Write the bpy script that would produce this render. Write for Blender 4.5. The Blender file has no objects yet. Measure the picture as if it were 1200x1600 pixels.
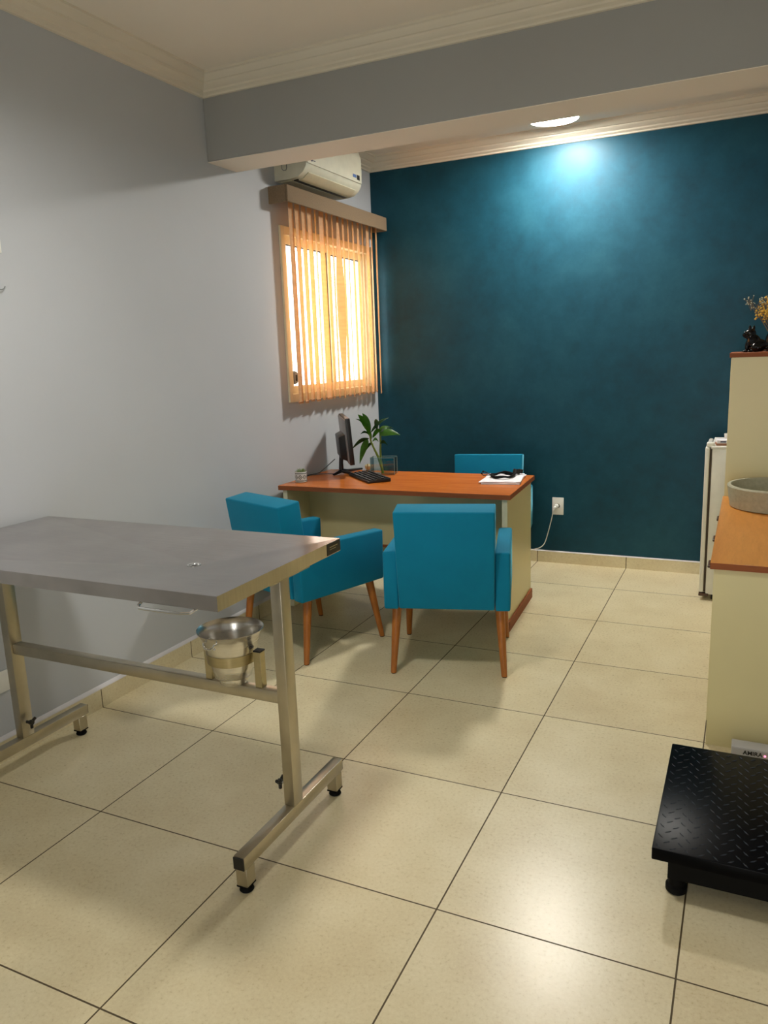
import bpy, bmesh, math, random
from mathutils import Vector, Matrix
random.seed(7)
PI = math.pi
C = bpy.context.scene.collection
S = bpy.context.scene

# ---------------------------------------------------------------- camera
F_PX, YAW, PITCH, ROLL = 1195.9, -0.446, -0.201, -0.037
cam_d = bpy.data.cameras.new('camera'); cam = bpy.data.objects.new('camera', cam_d); C.objects.link(cam)
cam_d.sensor_fit = 'VERTICAL'; cam_d.sensor_height = 24.0; cam_d.lens = F_PX * 24.0 / 1600.0
_f = Vector((math.sin(YAW)*math.cos(PITCH), math.cos(YAW)*math.cos(PITCH), math.sin(PITCH)))
_r = Vector((math.cos(YAW), -math.sin(YAW), 0)); _u = _r.cross(_f)
_r2 = _r*math.cos(ROLL) + _u*math.sin(ROLL); _u2 = -_r*math.sin(ROLL) + _u*math.cos(ROLL)
M = Matrix((( _r2.x, _u2.x, -_f.x, 1.882), (_r2.y, _u2.y, -_f.y, -1.661), (_r2.z, _u2.z, -_f.z, 1.454), (0, 0, 0, 1)))
cam.matrix_world = M; cam_d.clip_start = 0.05; S.camera = cam

# ---------------------------------------------------------------- light and exposure
S.view_settings.view_transform = 'Standard'; S.view_settings.look = 'None'
S.view_settings.exposure = 0.0; S.view_settings.gamma = 1.0; S.view_settings.use_curve_mapping = False
w = bpy.data.worlds.new('world'); S.world = w; w.use_nodes = True
bg = w.node_tree.nodes['Background']; bg.inputs[0].default_value = (1.0, .97, .90, 1); bg.inputs[1].default_value = 8.5
BACK_LAMP, FRONT_LAMP = 260.0, 112.0          # emission of the ceiling lamp and of the pendant added out of view

def portal():
    d = bpy.data.lights.new('window_portal', 'AREA'); d.shape = 'RECTANGLE'; d.size = 1.2; d.size_y = 1.0
    d.cycles.is_portal = True
    o = bpy.data.objects.new('window_portal', d); C.objects.link(o)
    o.location = (-.80, 2.87, 1.70); o.rotation_euler = (0, -PI/2, 0)
    d = bpy.data.lights.new('added_doorway_portal', 'AREA'); d.shape = 'RECTANGLE'; d.size = .68; d.size_y = 2.1  # samples sky light through the added doorway
    d.cycles.is_portal = True
    o = bpy.data.objects.new('added_doorway_portal', d); C.objects.link(o)
    o.location = (1.75, -3.40, 1.05); o.rotation_euler = (PI/2, 0, 0)
portal()

# ---------------------------------------------------------------- materials
def srgb(r, g, b):
    def k(c):
        c /= 255.0
        return c/12.92 if c <= .04045 else ((c+.055)/1.055)**2.4
    return (k(r), k(g), k(b), 1)

class NT:
    def __init__(s, name):
        s.m = bpy.data.materials.new(name); s.m.use_nodes = True
        s.n = s.m.node_tree.nodes; s.l = s.m.node_tree.links
        s.b = s.n['Principled BSDF']; s.out = s.n['Material Output']
    def add(s, t, **kw):
        n = s.n.new(t)
        for k, v in kw.items(): setattr(n, k, v)
        return n
    def link(s, a, b): s.l.new(a, b)
    def math(s, op, a, b=None):
        n = s.add('ShaderNodeMath', operation=op)
        for i, v in enumerate((a, b)):
            if v is None: continue
            if isinstance(v, (int, float)): n.inputs[i].default_value = v
            else: s.link(v, n.inputs[i])
        return n.outputs[0]
    def noise(s, scale, detail=4, vec=None, rough=.55):
        n = s.add('ShaderNodeTexNoise'); n.inputs['Scale'].default_value = scale; n.inputs['Detail'].default_value = detail
        n.inputs['Roughness'].default_value = rough
        if vec is not None: s.link(vec, n.inputs['Vector'])
        return n.outputs['Fac']
    def ramp(s, fac, stops):
        r = s.add('ShaderNodeValToRGB'); e = r.color_ramp.elements
        e[0].position, e[0].color = stops[0]; e[1].position, e[1].color = stops[1]
        for p, c in stops[2:]:
            x = e.new(p); x.color = c
        s.link(fac, r.inputs[0]); return r.outputs[0]
    def coord(s, scale=(1, 1, 1)):
        t = s.add('ShaderNodeTexCoord'); mp = s.add('ShaderNodeMapping'); mp.inputs['Scale'].default_value = scale
        s.link(t.outputs['Object'], mp.inputs[0]); return mp.outputs[0]
    def bump(s, h, strength, dist=.002):
        b = s.add('ShaderNodeBump'); b.inputs['Strength'].default_value = strength; b.inputs['Distance'].default_value = dist
        s.link(h, b.inputs['Height']); s.link(b.outputs[0], s.b.inputs['Normal'])

def plain(name, col, rough=.5, metal=0, var=.06, nscale=12, bump=0, bscale=200, spec=None, coat=0):
    t = NT(name); v = t.coord(); n = t.noise(nscale, 4, v)
    lo = tuple(c*(1-var) for c in col[:3]) + (1,); hi = tuple(min(1, c*(1+var)) for c in col[:3]) + (1,)
    t.link(t.ramp(n, [(.3, lo), (.7, hi)]), t.b.inputs['Base Color'])
    t.b.inputs['Roughness'].default_value = rough; t.b.inputs['Metallic'].default_value = metal
    if spec is not None: t.b.inputs['Specular IOR Level'].default_value = spec
    if coat: t.b.inputs['Coat Weight'].default_value = coat; t.b.inputs['Coat Roughness'].default_value = .08
    if bump: t.bump(t.noise(bscale, 2, v), bump)
    return t.m

def wood(name, a, b, scale=(1, 1, 1), rough=.32, k=9):
    t = NT(name); v = t.coord(scale)
    n = t.noise(k, 5, v, .6); n2 = t.noise(k*5, 3, v, .6)
    f = t.math('ADD', t.math('MULTIPLY', n, .7), t.math('MULTIPLY', n2, .3))
    t.link(t.ramp(f, [(.3, a), (.72, b)]), t.b.inputs['Base Color']); t.b.inputs['Roughness'].default_value = rough
    return t.m

def tile_mat(name, grout=True):
    t = NT(name); tc = t.add('ShaderNodeTexCoord'); sp = t.add('ShaderNodeSeparateXYZ'); t.link(tc.outputs['Object'], sp.inputs[0])
    def line(c, wd):
        fr = t.math('FRACT', t.math('ADD', t.math('DIVIDE', c, .6), 100.5))
        return t.math('LESS_THAN', t.math('ABSOLUTE', t.math('SUBTRACT', fr, .5)), wd)
    g = t.math('MAXIMUM', line(sp.outputs[0], .0037), line(sp.outputs[1], .0037))
    def cell(c): return t.math('FLOOR', t.math('ADD', t.math('DIVIDE', c, .6), 100.0))
    wn = t.add('ShaderNodeTexWhiteNoise', noise_dimensions='2D'); cb = t.add('ShaderNodeCombineXYZ')
    t.link(cell(sp.outputs[0]), cb.inputs[0]); t.link(cell(sp.outputs[1]), cb.inputs[1]); t.link(cb.outputs[0], wn.inputs['Vector'])
    n1 = t.noise(3.5, 3, tc.outputs['Object']); n2 = t.noise(95, 4, tc.outputs['Object'], .7)
    f = t.math('ADD', t.math('MULTIPLY', n1, .5), t.math('ADD', t.math('MULTIPLY', n2, .4), t.math('MULTIPLY', wn.outputs['Value'], .1)))
    base = t.ramp(f, [(.30, srgb(200, 184, 146)), (.5, srgb(216, 204, 168)), (.68, srgb(228, 218, 186))])
    mx = t.add('ShaderNodeMix', data_type='RGBA'); t.link(g, mx.inputs[0]); t.link(base, mx.inputs[6]); mx.inputs[7].default_value = srgb(74, 60, 32)
    t.link(mx.outputs[2], t.b.inputs['Base Color'])
    r = t.math('ADD', t.math('MULTIPLY', n2, .14), t.math('ADD', t.math('MULTIPLY', g, .4), .22)); t.link(r, t.b.inputs['Roughness'])
    h = t.math('ADD', t.math('MULTIPLY', g, -1.0), t.math('MULTIPLY', n2, .05)); t.bump(h, .25, .002)
    return t.m

def teal_wall():
    t = NT('teal_plaster'); tc = t.add('ShaderNodeTexCoord'); v = tc.outputs['Object']
    n1 = t.noise(2.2, 6, v, .68); n2 = t.noise(11, 5, v, .7); n3 = t.noise(330, 2, v)
    f = t.math('ADD', t.math('MULTIPLY', n1, .55), t.math('MULTIPLY', n2, .45))
    t.link(t.ramp(f, [(.32, srgb(3, 54, 70)), (.5, srgb(6, 66, 84)), (.70, srgb(24, 80, 96))]), t.b.inputs['Base Color'])
    t.link(t.math('ADD', t.math('MULTIPLY', n2, .25), .44), t.b.inputs['Roughness'])
    t.b.inputs['Specular IOR Level'].default_value = .35; t.b.inputs['Metallic'].default_value = .33
    t.b.inputs['Coat Weight'].default_value = .14; t.b.inputs['Coat Roughness'].default_value = .33
    t.bump(t.math('ADD', t.math('MULTIPLY', n3, .6), n2), .35, .0025)
    return t.m

def steel(name, col, rough=.3, scale=(1, 60, 1), smear=0):
    t = NT(name); v = t.coord(scale); n = t.noise(6, 3, v); n0 = t.noise(5, 5, t.coord())
    f = t.math('ADD', t.math('MULTIPLY', n, .4), t.math('MULTIPLY', n0, .6))
    lo = tuple(c*(smear or .78) for c in col[:3]) + (1,)
    t.link(t.ramp(f, [(.35, lo), (.65, col)]), t.b.inputs['Base Color'])
    t.b.inputs['Metallic'].default_value = 1
    t.link(t.math('ADD', t.math('MULTIPLY', f, .05 if smear else .16), rough-.03 if smear else rough-.08), t.b.inputs['Roughness'])
    return t.m

def emit(name, col, strength):
    t = NT(name); t.b.inputs['Base Color'].default_value = (.9, .9, .9, 1)
    t.b.inputs['Emission Color'].default_value = col; t.b.inputs['Emission Strength'].default_value = strength
    return t.m

def glass_mat(name, tint=(1, 1, 1, 1), refl=.10):
    t = NT(name); t.n.remove(t.b)
    tr = t.add('ShaderNodeBsdfTransparent'); tr.inputs[0].default_value = tint
    gl = t.add('ShaderNodeBsdfGlossy'); gl.inputs['Roughness'].default_value = .03
    mx = t.add('ShaderNodeMixShader'); lw = t.add('ShaderNodeLayerWeight'); lw.inputs[0].default_value = .35
    f = t.math('ADD', t.math('MULTIPLY', lw.outputs['Fresnel'], .6), refl*.3)
    t.link(f, mx.inputs[0]); t.link(tr.outputs[0], mx.inputs[1]); t.link(gl.outputs[0], mx.inputs[2]); t.link(mx.outputs[0], t.out.inputs[0])
    return t.m

def cloth_translucent(name, col, tcol):
    t = NT(name); v = t.coord((1, 1, 8)); n = t.noise(9, 5, v)
    t.link(t.ramp(n, [(.3, tuple(c*.85 for c in col[:3])+(1,)), (.7, col)]), t.b.inputs['Base Color']); t.b.inputs['Roughness'].default_value = .8
    tl = t.add('ShaderNodeBsdfTranslucent')
    t.link(t.ramp(n, [(.3, tuple(c*.8 for c in tcol[:3])+(1,)), (.7, tcol)]), tl.inputs[0])
    mx = t.add('ShaderNodeMixShader'); mx.inputs[0].default_value = .5
    t.link(t.b.outputs[0], mx.inputs[1]); t.link(tl.outputs[0], mx.inputs[2]); t.link(mx.outputs[0], t.out.inputs[0])
    return t.m

def velvet(name, col):
    t = NT(name); v = t.coord(); n = t.noise(7, 4, v); n2 = t.noise(420, 2, v)
    t.link(t.ramp(n, [(.3, tuple(c*.9 for c in col[:3])+(1,)), (.7, col)]), t.b.inputs['Base Color'])
    t.b.inputs['Roughness'].default_value = .78; t.b.inputs['Specular IOR Level'].default_value = .2
    t.b.inputs['Sheen Weight'].default_value = .35; t.b.inputs['Sheen Roughness'].default_value = .4; t.b.inputs['Sheen Tint'].default_value = (.25, .75, .95, 1)
    t.bump(t.math('ADD', t.math('MULTIPLY', n2, .3), n), .3, .004)
    return t.m

MT = dict(
    grey=plain('grey_wall_paint', srgb(184, 188, 193), .55, var=.02, nscale=2, bump=.08, bscale=60),
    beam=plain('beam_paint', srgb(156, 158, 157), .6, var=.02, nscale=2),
    ceil=plain('ceiling_paint', srgb(238, 230, 216), .7, var=.015, nscale=2),
    cornice=plain('cornice_plaster', srgb(222, 214, 196), .5, var=.02, nscale=4),
    teal=teal_wall(), tile=tile_mat('porcelain_tile'),
    caulk=plain('white_caulk', srgb(205, 203, 205), .6),
    cream=plain('cream_laminate', srgb(218, 208, 158), .33, var=.02, nscale=3),
    creamedge=plain('pale_edge_banding', srgb(222, 218, 186), .4),
    woodtop=wood('orange_wood_laminate', srgb(178, 92, 26), srgb(214, 124, 46), (.8, 7, 4), .26, 5),
    woodedge=wood('wood_edge_band', srgb(128, 66, 26), srgb(158, 86, 38), (1, 6, 12), .65, 5),
    counterwood=wood('counter_wood_laminate', srgb(194, 124, 46), srgb(222, 152, 70), (9, .9, 4), .3, 5),
    legwood=wood('chair_leg_wood', srgb(140, 80, 26), srgb(184, 114, 46), (10, 10, 1.2), .35, 6),
    blue=velvet('turquoise_velvet', srgb(0, 122, 158)),
    steel=steel('brushed_steel_top', (.56, .52, .505, 1), .16, (1, 50, 1), .76),
    tube=steel('steel_tube', (.56, .51, .40, 1), .33, (2, 2, 2)),
    alu=steel('aluminium_bucket', (.86, .84, .80, 1), .26, (1, 1, 30)),
    band=steel('brassy_steel_band', (.55, .48, .30, 1), .35, (2, 2, 10)),
    chrome=plain('chrome', (.8, .8, .8, 1), .12, 1),
    black=plain('black_plastic', srgb(14, 14, 15), .38), blackmatte=plain('matte_black_rubber', srgb(7, 7, 7), .7, spec=.15),
    blackpaint=plain('black_painted_steel', srgb(4, 5, 8), .3, spec=.06, nscale=30),
    ceramic=plain('black_glazed_ceramic', srgb(4, 4, 5), .10, spec=.3),
    white=plain('white_plastic', srgb(226, 226, 220), .35), whitepaint=plain('white_enamel', srgb(222, 222, 214), .3),
    acwhite=plain('off_white_plastic', srgb(222, 220, 200), .38),
    acflap=plain('cream_plastic', srgb(214, 210, 182), .4),
    grey_plastic=plain('grey_plastic', srgb(120, 122, 122), .4),
    monitorback=plain('dark_grey_monitor_back', srgb(120, 120, 120), .4),
    valance=plain('taupe_fabric', srgb(132, 112, 88), .9, var=.12, nscale=160, bump=.3, bscale=300),
    slat=cloth_translucent('orange_blind_cloth', (.92, .60, .34, 1), (.60, .24, .05, 1)),
    frame=plain('cream_aluminium', srgb(232, 222, 190), .4),
    paper=plain('white_paper', srgb(232, 230, 236), .7), leaf=plain('green_leaf', srgb(66, 122, 28), .38, var=.3, nscale=30),
    leafdark=plain('dark_green_leaf', srgb(30, 74, 24), .38, var=.3, nscale=30),
    stalk=plain('green_bamboo_stalk', srgb(104, 124, 36), .4, var=.2, nscale=40),
    soil=plain('potting_soil', srgb(60, 46, 30), .9, nscale=90, var=.4),
    stone=plain('grey_stone', srgb(172, 170, 146), .55, var=.10, nscale=60, bump=.2, bscale=120),
    yellowflower=plain('dried_yellow_flower', srgb(232, 190, 80), .8, var=.3, nscale=90),
    whiteflower=plain('dried_white_flower', srgb(206, 206, 180), .8),
    twig=plain('dry_twig', srgb(140, 110, 60), .8), glass=glass_mat('clear_glass', (.93, .97, .95, 1), .25),
    pane=glass_mat('window_glass', (1, 1, 1, 1), .05),
    brown=plain('dark_brown_metal', srgb(70, 44, 28), .5), red=emit('red_indicator', (1, .12, .25, 1), 3),
    display=plain('grey_display_housing', srgb(190, 190, 192), .35), navy=plain('navy_print', srgb(24, 30, 66), .5),
    redprint=plain('red_print', srgb(170, 50, 40), .6), blueprint=plain('blue_print', srgb(90, 120, 180), .5),
    cardboard=plain('brown_cardboard', srgb(150, 104, 74), .7), pale=plain('pale_cream_ceramic', srgb(206, 200, 160), .4),
    backlamp=emit('back_led_diffuser', (1.0, .96, .88, 1), BACK_LAMP), frontlamp=emit('added_pendant_diffuser', (1.0, .96, .88, 1), FRONT_LAMP),
)

# ---------------------------------------------------------------- mesh helpers
def B(): return bmesh.new()
def add_box(bm, x0, x1, y0, y1, z0, z1, bev=0, seg=2, mat=None):
    r = bmesh.ops.create_cube(bm, size=1)
    vs = r['verts']
    for v in vs:
        v.co = Vector((x0 if v.co.x < 0 else x1, y0 if v.co.y < 0 else y1, z0 if v.co.z < 0 else z1))
    if bev:
        es = list({e for v in vs for e in v.link_edges})
        vs = {v for f in bmesh.ops.bevel(bm, geom=es, offset=bev, segments=seg, profile=.5, affect='EDGES')['faces'] for v in f.verts} | {v for v in vs if v.is_valid}
        vs = list(vs)
    if mat is not None:
        for v in vs: v.co = mat @ v.co
    return vs
def add_hexa(bm, P, bev=0, seg=3):
    """eight corner points: bottom four then top four, both anticlockwise"""
    vs = [bm.verts.new(p) for p in P]
    fs = [bm.faces.new([vs[i] for i in q]) for q in ((3, 2, 1, 0), (4, 5, 6, 7), (0, 1, 5, 4), (1, 2, 6, 5), (2, 3, 7, 6), (3, 0, 4, 7))]
    if bev: bmesh.ops.bevel(bm, geom=list({e for f in fs for e in f.edges}), offset=bev, segments=seg, profile=.5, affect='EDGES')
def add_cyl(bm, p0, p1, r0, r1=None, n=20, cap=True):
    r1 = r0 if r1 is None else r1
    p0 = Vector(p0); p1 = Vector(p1); d = (p1-p0); L = d.length
    q = d.to_track_quat('Z', 'Y').to_matrix().to_4x4()
    bmesh.ops.create_cone(bm, cap_ends=cap, segments=n, radius1=r0, radius2=r1, depth=L, matrix=Matrix.Translation((p0+p1)/2) @ q)
def add_tube(bm, pts, r, n=8, cyclic=False):
    pts = [Vector(p) for p in pts]; rings = []; N = len(pts)
    rr = r if isinstance(r, (list, tuple)) else [r]*N
    prev = None
    for i, p in enumerate(pts):
        a = pts[(i-1) % N] if (cyclic or i > 0) else p; b = pts[(i+1) % N] if (cyclic or i < N-1) else p
        t = (b-a).normalized()
        if prev is None:
            up = Vector((0, 0, 1)) if abs(t.z) < .9 else Vector((1, 0, 0)); s = t.cross(up).normalized()
        else: s = (prev - t*prev.dot(t)).normalized()
        prev = s; u = t.cross(s)
        rings.append([bm.verts.new(p + (s*math.cos(2*PI*k/n) + u*math.sin(2*PI*k/n))*rr[i]) for k in range(n)])
    for i in range(N if cyclic else N-1):
        A, D = rings[i], rings[(i+1) % N]
        for k in range(n): bm.faces.new((A[k], A[(k+1) % n], D[(k+1) % n], D[k]))
    if not cyclic: bm.faces.new(rings[0][::-1]); bm.faces.new(rings[-1])
def add_lathe(bm, prof, c=(0, 0, 0), n=40, closed=False):
    rings = []
    for (r, z) in prof:
        rings.append([bm.verts.new((c[0]+r*math.cos(2*PI*k/n), c[1]+r*math.sin(2*PI*k/n), c[2]+z)) for k in range(n)] if r > 1e-5 else [bm.verts.new((c[0], c[1], c[2]+z))])
    for i in range(len(rings) if closed else len(rings)-1):
        a, b = rings[i], rings[(i+1) % len(rings)]
        for k in range(n):
            k2 = (k+1) % n
            if len(a) == 1 and len(b) == 1: continue
            if len(a) == 1: bm.faces.new((a[0], b[k2], b[k]))
            elif len(b) == 1: bm.faces.new((a[k], a[k2], b[0]))
            else: bm.faces.new((a[k], a[k2], b[k2], b[k]))
def add_prism(bm, poly, axis, a, b):
    """extrude a 2-D polygon along an axis from a to b"""
    def P(u, v, t): return {'x': (t, u, v), 'y': (u, t, v), 'z': (u, v, t)}[axis]
    A = [bm.verts.new(P(u, v, a)) for u, v in poly]; D = [bm.verts.new(P(u, v, b)) for u, v in poly]
    bm.faces.new(A[::-1]); bm.faces.new(D); n = len(poly)
    for i in range(n): bm.faces.new((A[i], A[(i+1) % n], D[(i+1) % n], D[i]))
def add_ball(bm, c, r, sub=2, mat=None):
    m = Matrix.Translation(c) @ (mat if mat is not None else Matrix.Identity(4)) @ Matrix.Diagonal((r[0], r[1], r[2], 1) if hasattr(r, '__len__') else (r, r, r, 1))
    bmesh.ops.create_icosphere(bm, subdivisions=sub, radius=1, matrix=m)

def obj(name, bm, mat, parent=None, smooth=True, angle=40):
    bmesh.ops.recalc_face_normals(bm, faces=bm.faces)
    me = bpy.data.meshes.new(name); bm.to_mesh(me); bm.free()
    if smooth:
        for p in me.polygons: p.use_smooth = True
        me.set_sharp_from_angle(angle=math.radians(angle))
    me.materials.append(MT[mat] if isinstance(mat, str) else mat)
    o = bpy.data.objects.new(name, me); C.objects.link(o)
    if parent: o.parent = parent
    return o
def tag(o, label, cat, group=None, kind=None):
    o['label'] = label; o['category'] = cat
    if group: o['group'] = group
    if kind: o['kind'] = kind
    return o
def thing(name, label, cat, loc=(0, 0, 0), rz=0, group=None):
    o = bpy.data.objects.new(name, None); C.objects.link(o); o.empty_display_size = .1
    o.location = loc; o.rotation_euler = (0, 0, rz); return tag(o, label, cat, group)
def struct(name, bm, mat, label, cat, **k):
    o = obj(name, bm, mat, **k); o['kind'] = 'structure'; o['label'] = label; o['category'] = cat; return o
def copy_tree(o, parent=None):
    c = o.copy(); C.objects.link(c); c.parent = parent
    for ch in list(o.children): copy_tree(ch, c)
    return c
def box_obj(name, mat, parent, *a, **k):
    bm = B(); add_box(bm, *a, **k); return obj(name, bm, mat, parent)

# ================================================================ setting
XL, XR, YB, YF, ZC = -.60, 3.10, 3.50, -3.20, 2.80
bm = B(); add_box(bm, XL-.15, XR+.15, YF-.15, YB+.15, -.12, 0)
struct('floor', bm, 'tile', 'cream sixty-centimetre porcelain floor tiles with dark grout', 'floor')
bm = B(); add_box(bm, XL-.15, XR+.15, YF-.15, YB+.15, ZC, ZC+.12)
struct('ceiling', bm, 'ceil', 'plain off-white painted ceiling', 'ceiling')
# left wall with the window opening
WY0, WY1, WZ0, WZ1 = 2.27, 3.46, 1.20, 2.21
bm = B()
add_box(bm, XL-.15, XL, YF, WY0, 0, ZC); add_box(bm, XL-.15, XL, WY1, YB, 0, ZC)
add_box(bm, XL-.15, XL, WY0, WY1, 0, WZ0); add_box(bm, XL-.15, XL, WY0, WY1, WZ1, ZC)
struct('wall_left', bm, 'grey', 'light grey painted wall with the window', 'wall')
bm = B(); add_box(bm, XL-.15, XR+.15, YB, YB+.15, 0, ZC)
struct('wall_back', bm, 'teal', 'dark teal textured accent wall behind the desk', 'wall')
bm = B(); add_box(bm, XR, XR+.15, YF, YB, 0, ZC); struct('wall_right', bm, 'grey', 'grey wall outside the frame at right', 'wall')
DX0, DX1, DZ = 1.42, 2.08, 2.10  # opening added behind the camera to light the front of the room
bm = B(); add_box(bm, XL-.15, DX0, YF-.15, YF, 0, ZC); add_box(bm, DX1, XR+.15, YF-.15, YF, 0, ZC); add_box(bm, DX0, DX1, YF-.15, YF, DZ, ZC); struct('wall_front', bm, 'grey', 'grey wall behind the camera', 'wall')
bm = B(); add_box(bm, DX0, DX0+.03, YF-.15, YF+.012, 0, DZ); add_box(bm, DX1-.03, DX1, YF-.15, YF+.012, 0, DZ); add_box(bm, DX0+.03, DX1-.03, YF-.15, YF+.012, DZ-.03, DZ)
struct('added_doorway_1', bm, 'white', 'unseen doorway frame added behind the camera to let daylight in', 'door')
BY0, BY1, BZ = 1.655, 1.90, 2.425
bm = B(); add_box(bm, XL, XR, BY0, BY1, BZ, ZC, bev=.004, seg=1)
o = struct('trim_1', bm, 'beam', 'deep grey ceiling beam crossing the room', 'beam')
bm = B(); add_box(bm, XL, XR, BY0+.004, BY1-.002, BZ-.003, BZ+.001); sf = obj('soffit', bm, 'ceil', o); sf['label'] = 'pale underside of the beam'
# baseboards (cut from the same tile)
bm = B(); add_box(bm, XL, XL+.011, YF, YB, 0, .085); bb = struct('baseboard_left', bm, 'tile', 'cream tile baseboard along the grey wall', 'baseboard')
bm = B(); add_prism(bm, [(XL, .085), (XL+.012, .085), (XL+.005, .098), (XL, .1)], 'y', YF, YB); obj('caulk_line', bm, 'caulk', bb)
bm = B(); add_box(bm, XL+.011, XR, YB-.011, YB, 0, .078)
bb = struct('baseboard_back', bm, 'tile', 'cream tile baseboard under the teal wall', 'baseboard')
bm = B(); add_prism(bm, [(YB, .078), (YB-.011, .078), (YB-.003, .083), (YB, .084)], 'x', XL+.011, XR); obj('caulk_line', bm, 'caulk', bb)

# cornices: stepped profile (out from wall, down from ceiling)
PROF = [(0, 0), (.088, 0), (.088, -.010), (.080, -.014), (.072, -.026), (.060, -.036), (.052, -.038), (.050, -.046), (.040, -.056),
        (.028, -.062), (.026, -.070), (.012, -.078), (.010, -.086), (0, -.088)]
def cornice(name, side, a, b, wall, label, ma=0, mb=0):
    """side: +x/-x/+y/-y direction it projects; ma/mb = 1 mitres that end"""
    bm = B(); ring = []
    for t, m, sg in ((a, ma, 1), (b, mb, -1)):
        row = []
        for d, z in PROF:
            tt = t + sg*m*d
            if side[1] == 'x': p = (wall + (d if side[0] == '+' else -d), tt, ZC+z)
            else: p = (tt, wall + (d if side[0] == '+' else -d), ZC+z)
            row.append(bm.verts.new(p))
        ring.append(row)
    n = len(PROF)
    for i in range(n): bm.faces.new((ring[0][i], ring[0][(i+1) % n], ring[1][(i+1) % n], ring[1][i]))
    bm.faces.new(ring[0]); bm.faces.new(ring[1][::-1])
    return struct(name, bm, 'cornice', label, 'cornice', angle=25)
cornice('trim_2', '+x', YF, BY0, XL, 'stepped plaster cornice along the grey wall', 0, 1)
cornice('trim_3', '-y', XL, XR, BY0, 'stepped plaster cornice along the front of the beam', 1, 0)
cornice('trim_4', '-y', XL, XR, YB, 'stepped plaster cornice above the teal wall', 1, 0)
cornice('trim_5', '+x', BY1, YB, XL, 'stepped plaster cornice above the air conditioner', 0, 1)

# window
def window():
    bm = B(); x0, x1 = XL-.075, XL+.012; f = .05
    add_box(bm, x0, x1, WY0, WY0+.035, WZ0, WZ1, bev=.003, seg=1); add_box(bm, x0, x1, WY1-.035, WY1, WZ0, WZ1, bev=.003, seg=1)
    add_box(bm, x0, x1, WY0+.035, WY1-.035, WZ0, WZ0+f, bev=.003, seg=1); add_box(bm, x0, x1, WY0+.035, WY1-.035, WZ1-f, WZ1, bev=.003, seg=1)
    wd = struct('window_1', bm, 'frame', 'cream aluminium sliding window in the grey wall', 'window')
    mid = (WY0+WY1)/2
    for i, (a, b, xo) in enumerate(((WY0+.035, mid+.025, -.02), (mid-.025, WY1-.035, -.05))):
        bm = B(); xa, xb = XL+xo-.012, XL+xo+.012; z0, z1 = WZ0+f, WZ1-f; s = .045
        add_box(bm, xa, xb, a, a+s, z0, z1); add_box(bm, xa, xb, b-s, b, z0, z1); add_box(bm, xa, xb, a+s, b-s, z0, z0+s); add_box(bm, xa, xb, a+s, b-s, z1-s, z1)
        sash = obj('sash', bm, 'frame', wd)
        bm = B(); add_box(bm, XL+xo-.003, XL+xo+.001, a+s, b-s, z0+s, z1-s); obj('pane', bm, 'pane', sash)
        bm = B(); add_box(bm, XL+xo-.004, XL+xo+.004, a+s, a+s+.006, z0+s, z1-s); add_box(bm, XL+xo-.004, XL+xo+.004, b-s-.006, b-s, z0+s, z1-s)
        add_box(bm, XL+xo-.004, XL+xo+.004, a+s, b-s, z1-s-.006, z1-s); obj('gasket', bm, 'black', sash)
    bm = B(); add_cyl(bm, (XL-.017, 2.375, 1.345), (XL-.002, 2.375, 1.345), .042, .036, 28)
    for v in bm.verts: v.co.y = 2.375 + (v.co.y-2.375)*.62
    la = obj('latch', bm, 'grey_plastic', wd)
    bm = B(); add_box(bm, XL-.004, XL+.004, 2.368, 2.382, 1.325, 1.362, bev=.002); obj('keyhole', bm, 'black', la)
window()

# ================================================================ blinds and valance
def blinds():
    t = thing('vertical_blind', 'orange translucent vertical blind hanging over the window under a taupe valance', 'blind', (0, 0, 0))
    bm = B(); VX = XL+.125; y0, y1, z0, z1 = 2.185, 3.485, 2.31, 2.40
    add_box(bm, VX-.012, VX, y0, y1, z0, z1, bev=.003, seg=1); add_box(bm, XL, VX-.012, y0, y0+.012, z0, z1); add_box(bm, XL, VX-.012, y1-.012, y1, z0, z1)
    add_box(bm, XL, VX-.012, y0+.012, y1-.012, z1-.008, z1)
    obj('valance', bm, 'valance', t)
    bm = B(); add_box(bm, -.540, -.505, 2.25, 3.465, 2.345, 2.375); obj('headrail', bm, 'white', t)
    n = 17; XC = -.522
    for i in range(n):
        y = 2.285 + i*(3.405-2.285)/(n-1); R = random.Random(i*5+3)
        base = math.atan2(.87, -.5) ; wdt = .074
        ang = base + math.radians(R.uniform(-27, 5)); tw = math.radians(R.uniform(-7, 7))
        zb = 1.195 + R.uniform(-.006, .006)
        if i == 8: ang = base - math.radians(8)
        bm = B(); cols, rows = 6, 22; g = []
        for r in range(rows+1):
            s = r/rows; z = 2.345*(1-s) + zb*s; row = []
            a = ang + tw*s
            if i == 8: a = ang - math.radians(42)*math.sin(PI*min(1, s*1.02))**1.3
            for c in range(cols+1):
                u = (c/cols-.5); curve = .007*(1-(2*u)**2)
                d = Vector((math.cos(a), math.sin(a), 0)); nn = Vector((-math.sin(a), math.cos(a), 0))
                q = Vector((XC, y, z)) + d*(u*wdt) + nn*curve
                if q.x < XL+.014: q.x = XL+.014
                row.append(bm.verts.new(q))
            g.append(row)
        for r in range(rows):
            for c in range(cols): bm.faces.new((g[r][c], g[r][c+1], g[r+1][c+1], g[r+1][c]))
        sl = obj('slat', bm, 'slat', t)
        if i == 8: sl['label'] = 'twisted slat turned to face the room'
        bm = B(); a = ang + (tw if i != 8 else 0); d = Vector((math.cos(a), math.sin(a), 0))*.035; c0 = Vector((XC, y, zb+.012)) + Vector((-math.sin(a), math.cos(a), 0))*.003
        add_tube(bm, [c0-d, c0+d], .0045, 6); obj('bottom_weight', bm, 'slat', sl)
blinds()

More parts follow.
